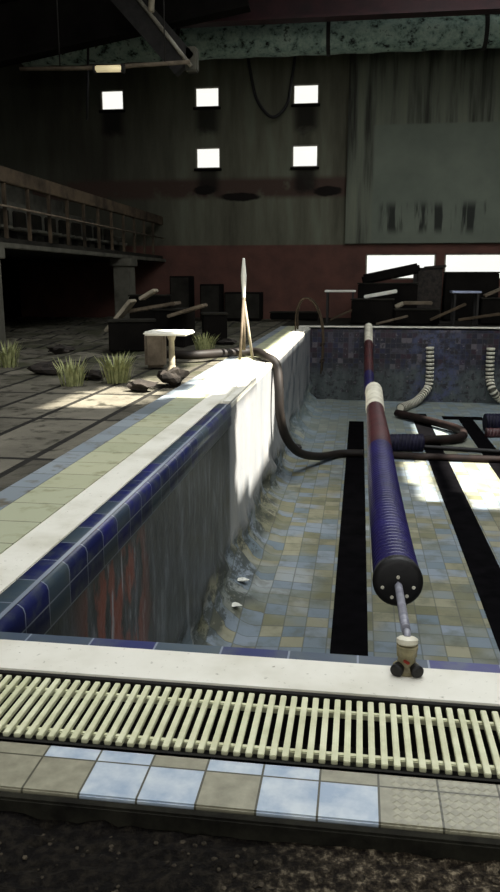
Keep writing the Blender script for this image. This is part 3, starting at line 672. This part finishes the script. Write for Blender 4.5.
def tuft(u, v, hgt, nb, label):
    p = on(u, v); bm = B()
    for k in range(nb):
        a = random.uniform(0, 6.283); r_ = random.uniform(0, .12); x = p.x+r_*math.cos(a); y = p.y+r_*math.sin(a); hh = hgt*random.uniform(.5, 1.1)
        lean = Vector((math.cos(a), math.sin(a), 0))*hh*random.uniform(.2, .7); side = Vector((-math.sin(a), math.cos(a), 0))*.007
        v0 = [bm.verts.new(Vector((x, y, -.02))-side*1.0), bm.verts.new(Vector((x, y, -.02))+side*1.0)]
        m1 = Vector((x, y, hh*.6))+lean*.4; v1 = [bm.verts.new(m1-side), bm.verts.new(m1+side)]; tip = bm.verts.new(Vector((x, y, hh))+lean)
        bm.faces.new((v0[0], v0[1], v1[1], v1[0])); bm.faces.new((v1[0], v1[1], tip))
    top('grass_tuft', bm, 'grass', label, 'grass')
tuft(117, 380, .24, 150, 'bushy grass tuft on the left deck, nearest to the pedestal table')
tuft(72, 383, .22, 80, 'grass tuft growing from the left deck, middle one of the three')
tuft(8, 365, .25, 90, 'grass tuft at the foot of the gallery column at the left edge')
tuft(204, 350, .22, 90, 'grass tuft right of the junk pile on the left deck')
for i, (u, v, s_, lb) in enumerate(((92, 377, .11, 'flat dark stone between two grass tufts'), (140, 388, .09, 'small stone lying left of the pedestal table base'), (48, 372, .14, 'stone lying near the left picture edge on the deck'), (60, 352, .12, 'stone beside the dark opening under the gallery'), (228, 343, .09, 'stone lying left of the folded stand'))):
    p = on(u, v); bm = B(); lump(bm, (p.x, p.y, s_*.25), (s_*1.3, s_, s_*.45), i+10, .35, 2); top('loose_stone', bm, 'rock', lb, 'stone')
# ---------------------------------------------------------------- junk by the back wall
def table(u0, u1, v, y, mat, label, h0=0.):
    a = aty(u0, v, y); b_ = aty(u1, v, y); t = thing('junk_table', label, 'table', ((a.x+b_.x)/2, y, 0))
    part_box('tabletop', mat, t, ((a.x+b_.x)/2, y, a.z), (b_.x-a.x, .5, .04), None, .01)
    for sx in (a.x+.06, b_.x-.06):
        for sy in (y-.2, y+.2):
            bm = B(); b2(bm, (sx-.02, sy-.02, 0), (sx+.02, sy+.02, a.z-.02)); obj('leg', bm, 'steeldark', t)
table(325, 356, 291, 16.6, 'white', 'table with a white top standing left of the window heap')
table(451, 480, 292, 16.0, 'bluew', 'table with a pale blue top under the right long window')
slabthing(362, 280, 419, 268, 17.4, .6, .22, 'darker', 'fallen_slab', 'dark slab rising towards the right in front of the left long window', 'slab')
slabthing(364, 297, 397, 291, 16.3, .3, .07, 'white', 'white_plank', 'white plank lying on the heap under the left long window', 'plank')
slabthing(395, 307, 404, 303, 16.0, .2, .08, 'palewood', 'bent_plank', 'short pale plank end below the white plank', 'plank')
slabthing(403, 303, 432, 303, 16.0, .25, .07, 'wood', 'brown_plank', 'brown plank lying level in the middle of the far heap', 'plank')
def crate(u0, v0, u1, y, d, mat, label, rz=0.):
    a = aty(u0, v0, y); b_ = aty(u1, v0, y); w = b_.x-a.x; c = ((a.x+b_.x)/2, y+d/2, a.z/2)
    t = thing('junk_crate', label, 'crate', (c[0], c[1], 0)); R3 = Matrix.Rotation(rz, 3, 'Z')
    part_box('body', mat, t, c, (w, d, a.z-.03), R3, .02); part_box('lid', 'dark' if mat != 'dark' else 'darker', t, (c[0], c[1], a.z-.01), (w+.03, d+.03, .03), R3, .006)
crate(416, 268, 442, 17.6, .5, 'rock', 'tall brown grey cabinet between the two long windows', .1)
crate(358, 283, 418, 17.0, .5, 'darker', 'dark chest under the fallen slab by the left window')
crate(395, 309, 440, 15.7, .4, 'darker', 'low dark chest in front of the brown plank')
crate(446, 272, 500, 17.5, .5, 'darker', 'wide dark chest under the right long window')
crate(482, 298, 520, 16.0, .4, 'darker', 'low dark chest at the right picture edge beyond the pool')
crate(352, 299, 394, 15.8, .4, 'darker', 'low dark chest left of the short pale plank end', -.08)
crate(270, 312, 318, 17.2, .4, 'darker', 'long low dark box against the back wall behind the handrail')
for args in ((430, 320, 466, 304, 15.6, .12, .05, 'dullboard', 'leaning_plank', 'dull brown plank leaning in front of the pale blue table', 'plank'),
             (376, 324, 408, 316, 15.5, .12, .04, 'wood', 'leaning_plank', 'thin weathered plank on the ground left of the low chests', 'plank'),
             (424, 268, 446, 266, 17.85, .2, .06, 'rock', 'fallen_board', 'broken grey board lying over the tall cabinet top', 'board'),
             (458, 320, 500, 314, 15.6, .14, .05, 'dullboard', 'ground_plank', 'dull plank lying on the ground under the pale blue table', 'plank'),
             (484, 296, 505, 287, 16.2, .3, .05, 'wood', 'fallen_board', 'weathered board on the low chest at the right picture edge', 'board'),
             (330, 320, 356, 308, 15.9, .12, .04, 'dullboard', 'leaning_plank', 'dull plank leaning below the white topped far table', 'plank')):
    slabthing(*args)
for i, (u0, v0, u1, y, lb) in enumerate(((172, 276, 192, 17.6, 'tall dark locker against the back wall beside the gallery'), (202, 284, 222, 17.3, 'shorter dark locker to the right of the tall locker'), (226, 292, 262, 17.5, 'low dark cabinet behind the folded stand'))):
    a = aty(u0, v0, y); b_ = aty(u1, v0, y); t = thing('locker', lb, 'locker', ((a.x+b_.x)/2, y, 0))
    part_box('body', 'darker', t, ((a.x+b_.x)/2, y, a.z/2), (b_.x-a.x, .5, a.z), None, .01)
    part_box('door', 'dark', t, ((a.x+b_.x)/2, y-.26, a.z/2), (b_.x-a.x-.06, .02, a.z-.08), None, .004)
# ---------------------------------------------------------------- view
S.view_settings.view_transform = 'Standard'; S.view_settings.look = 'None'; S.view_settings.gamma = 1; S.view_settings.use_curve_mapping = False
S.view_settings.exposure = 0.
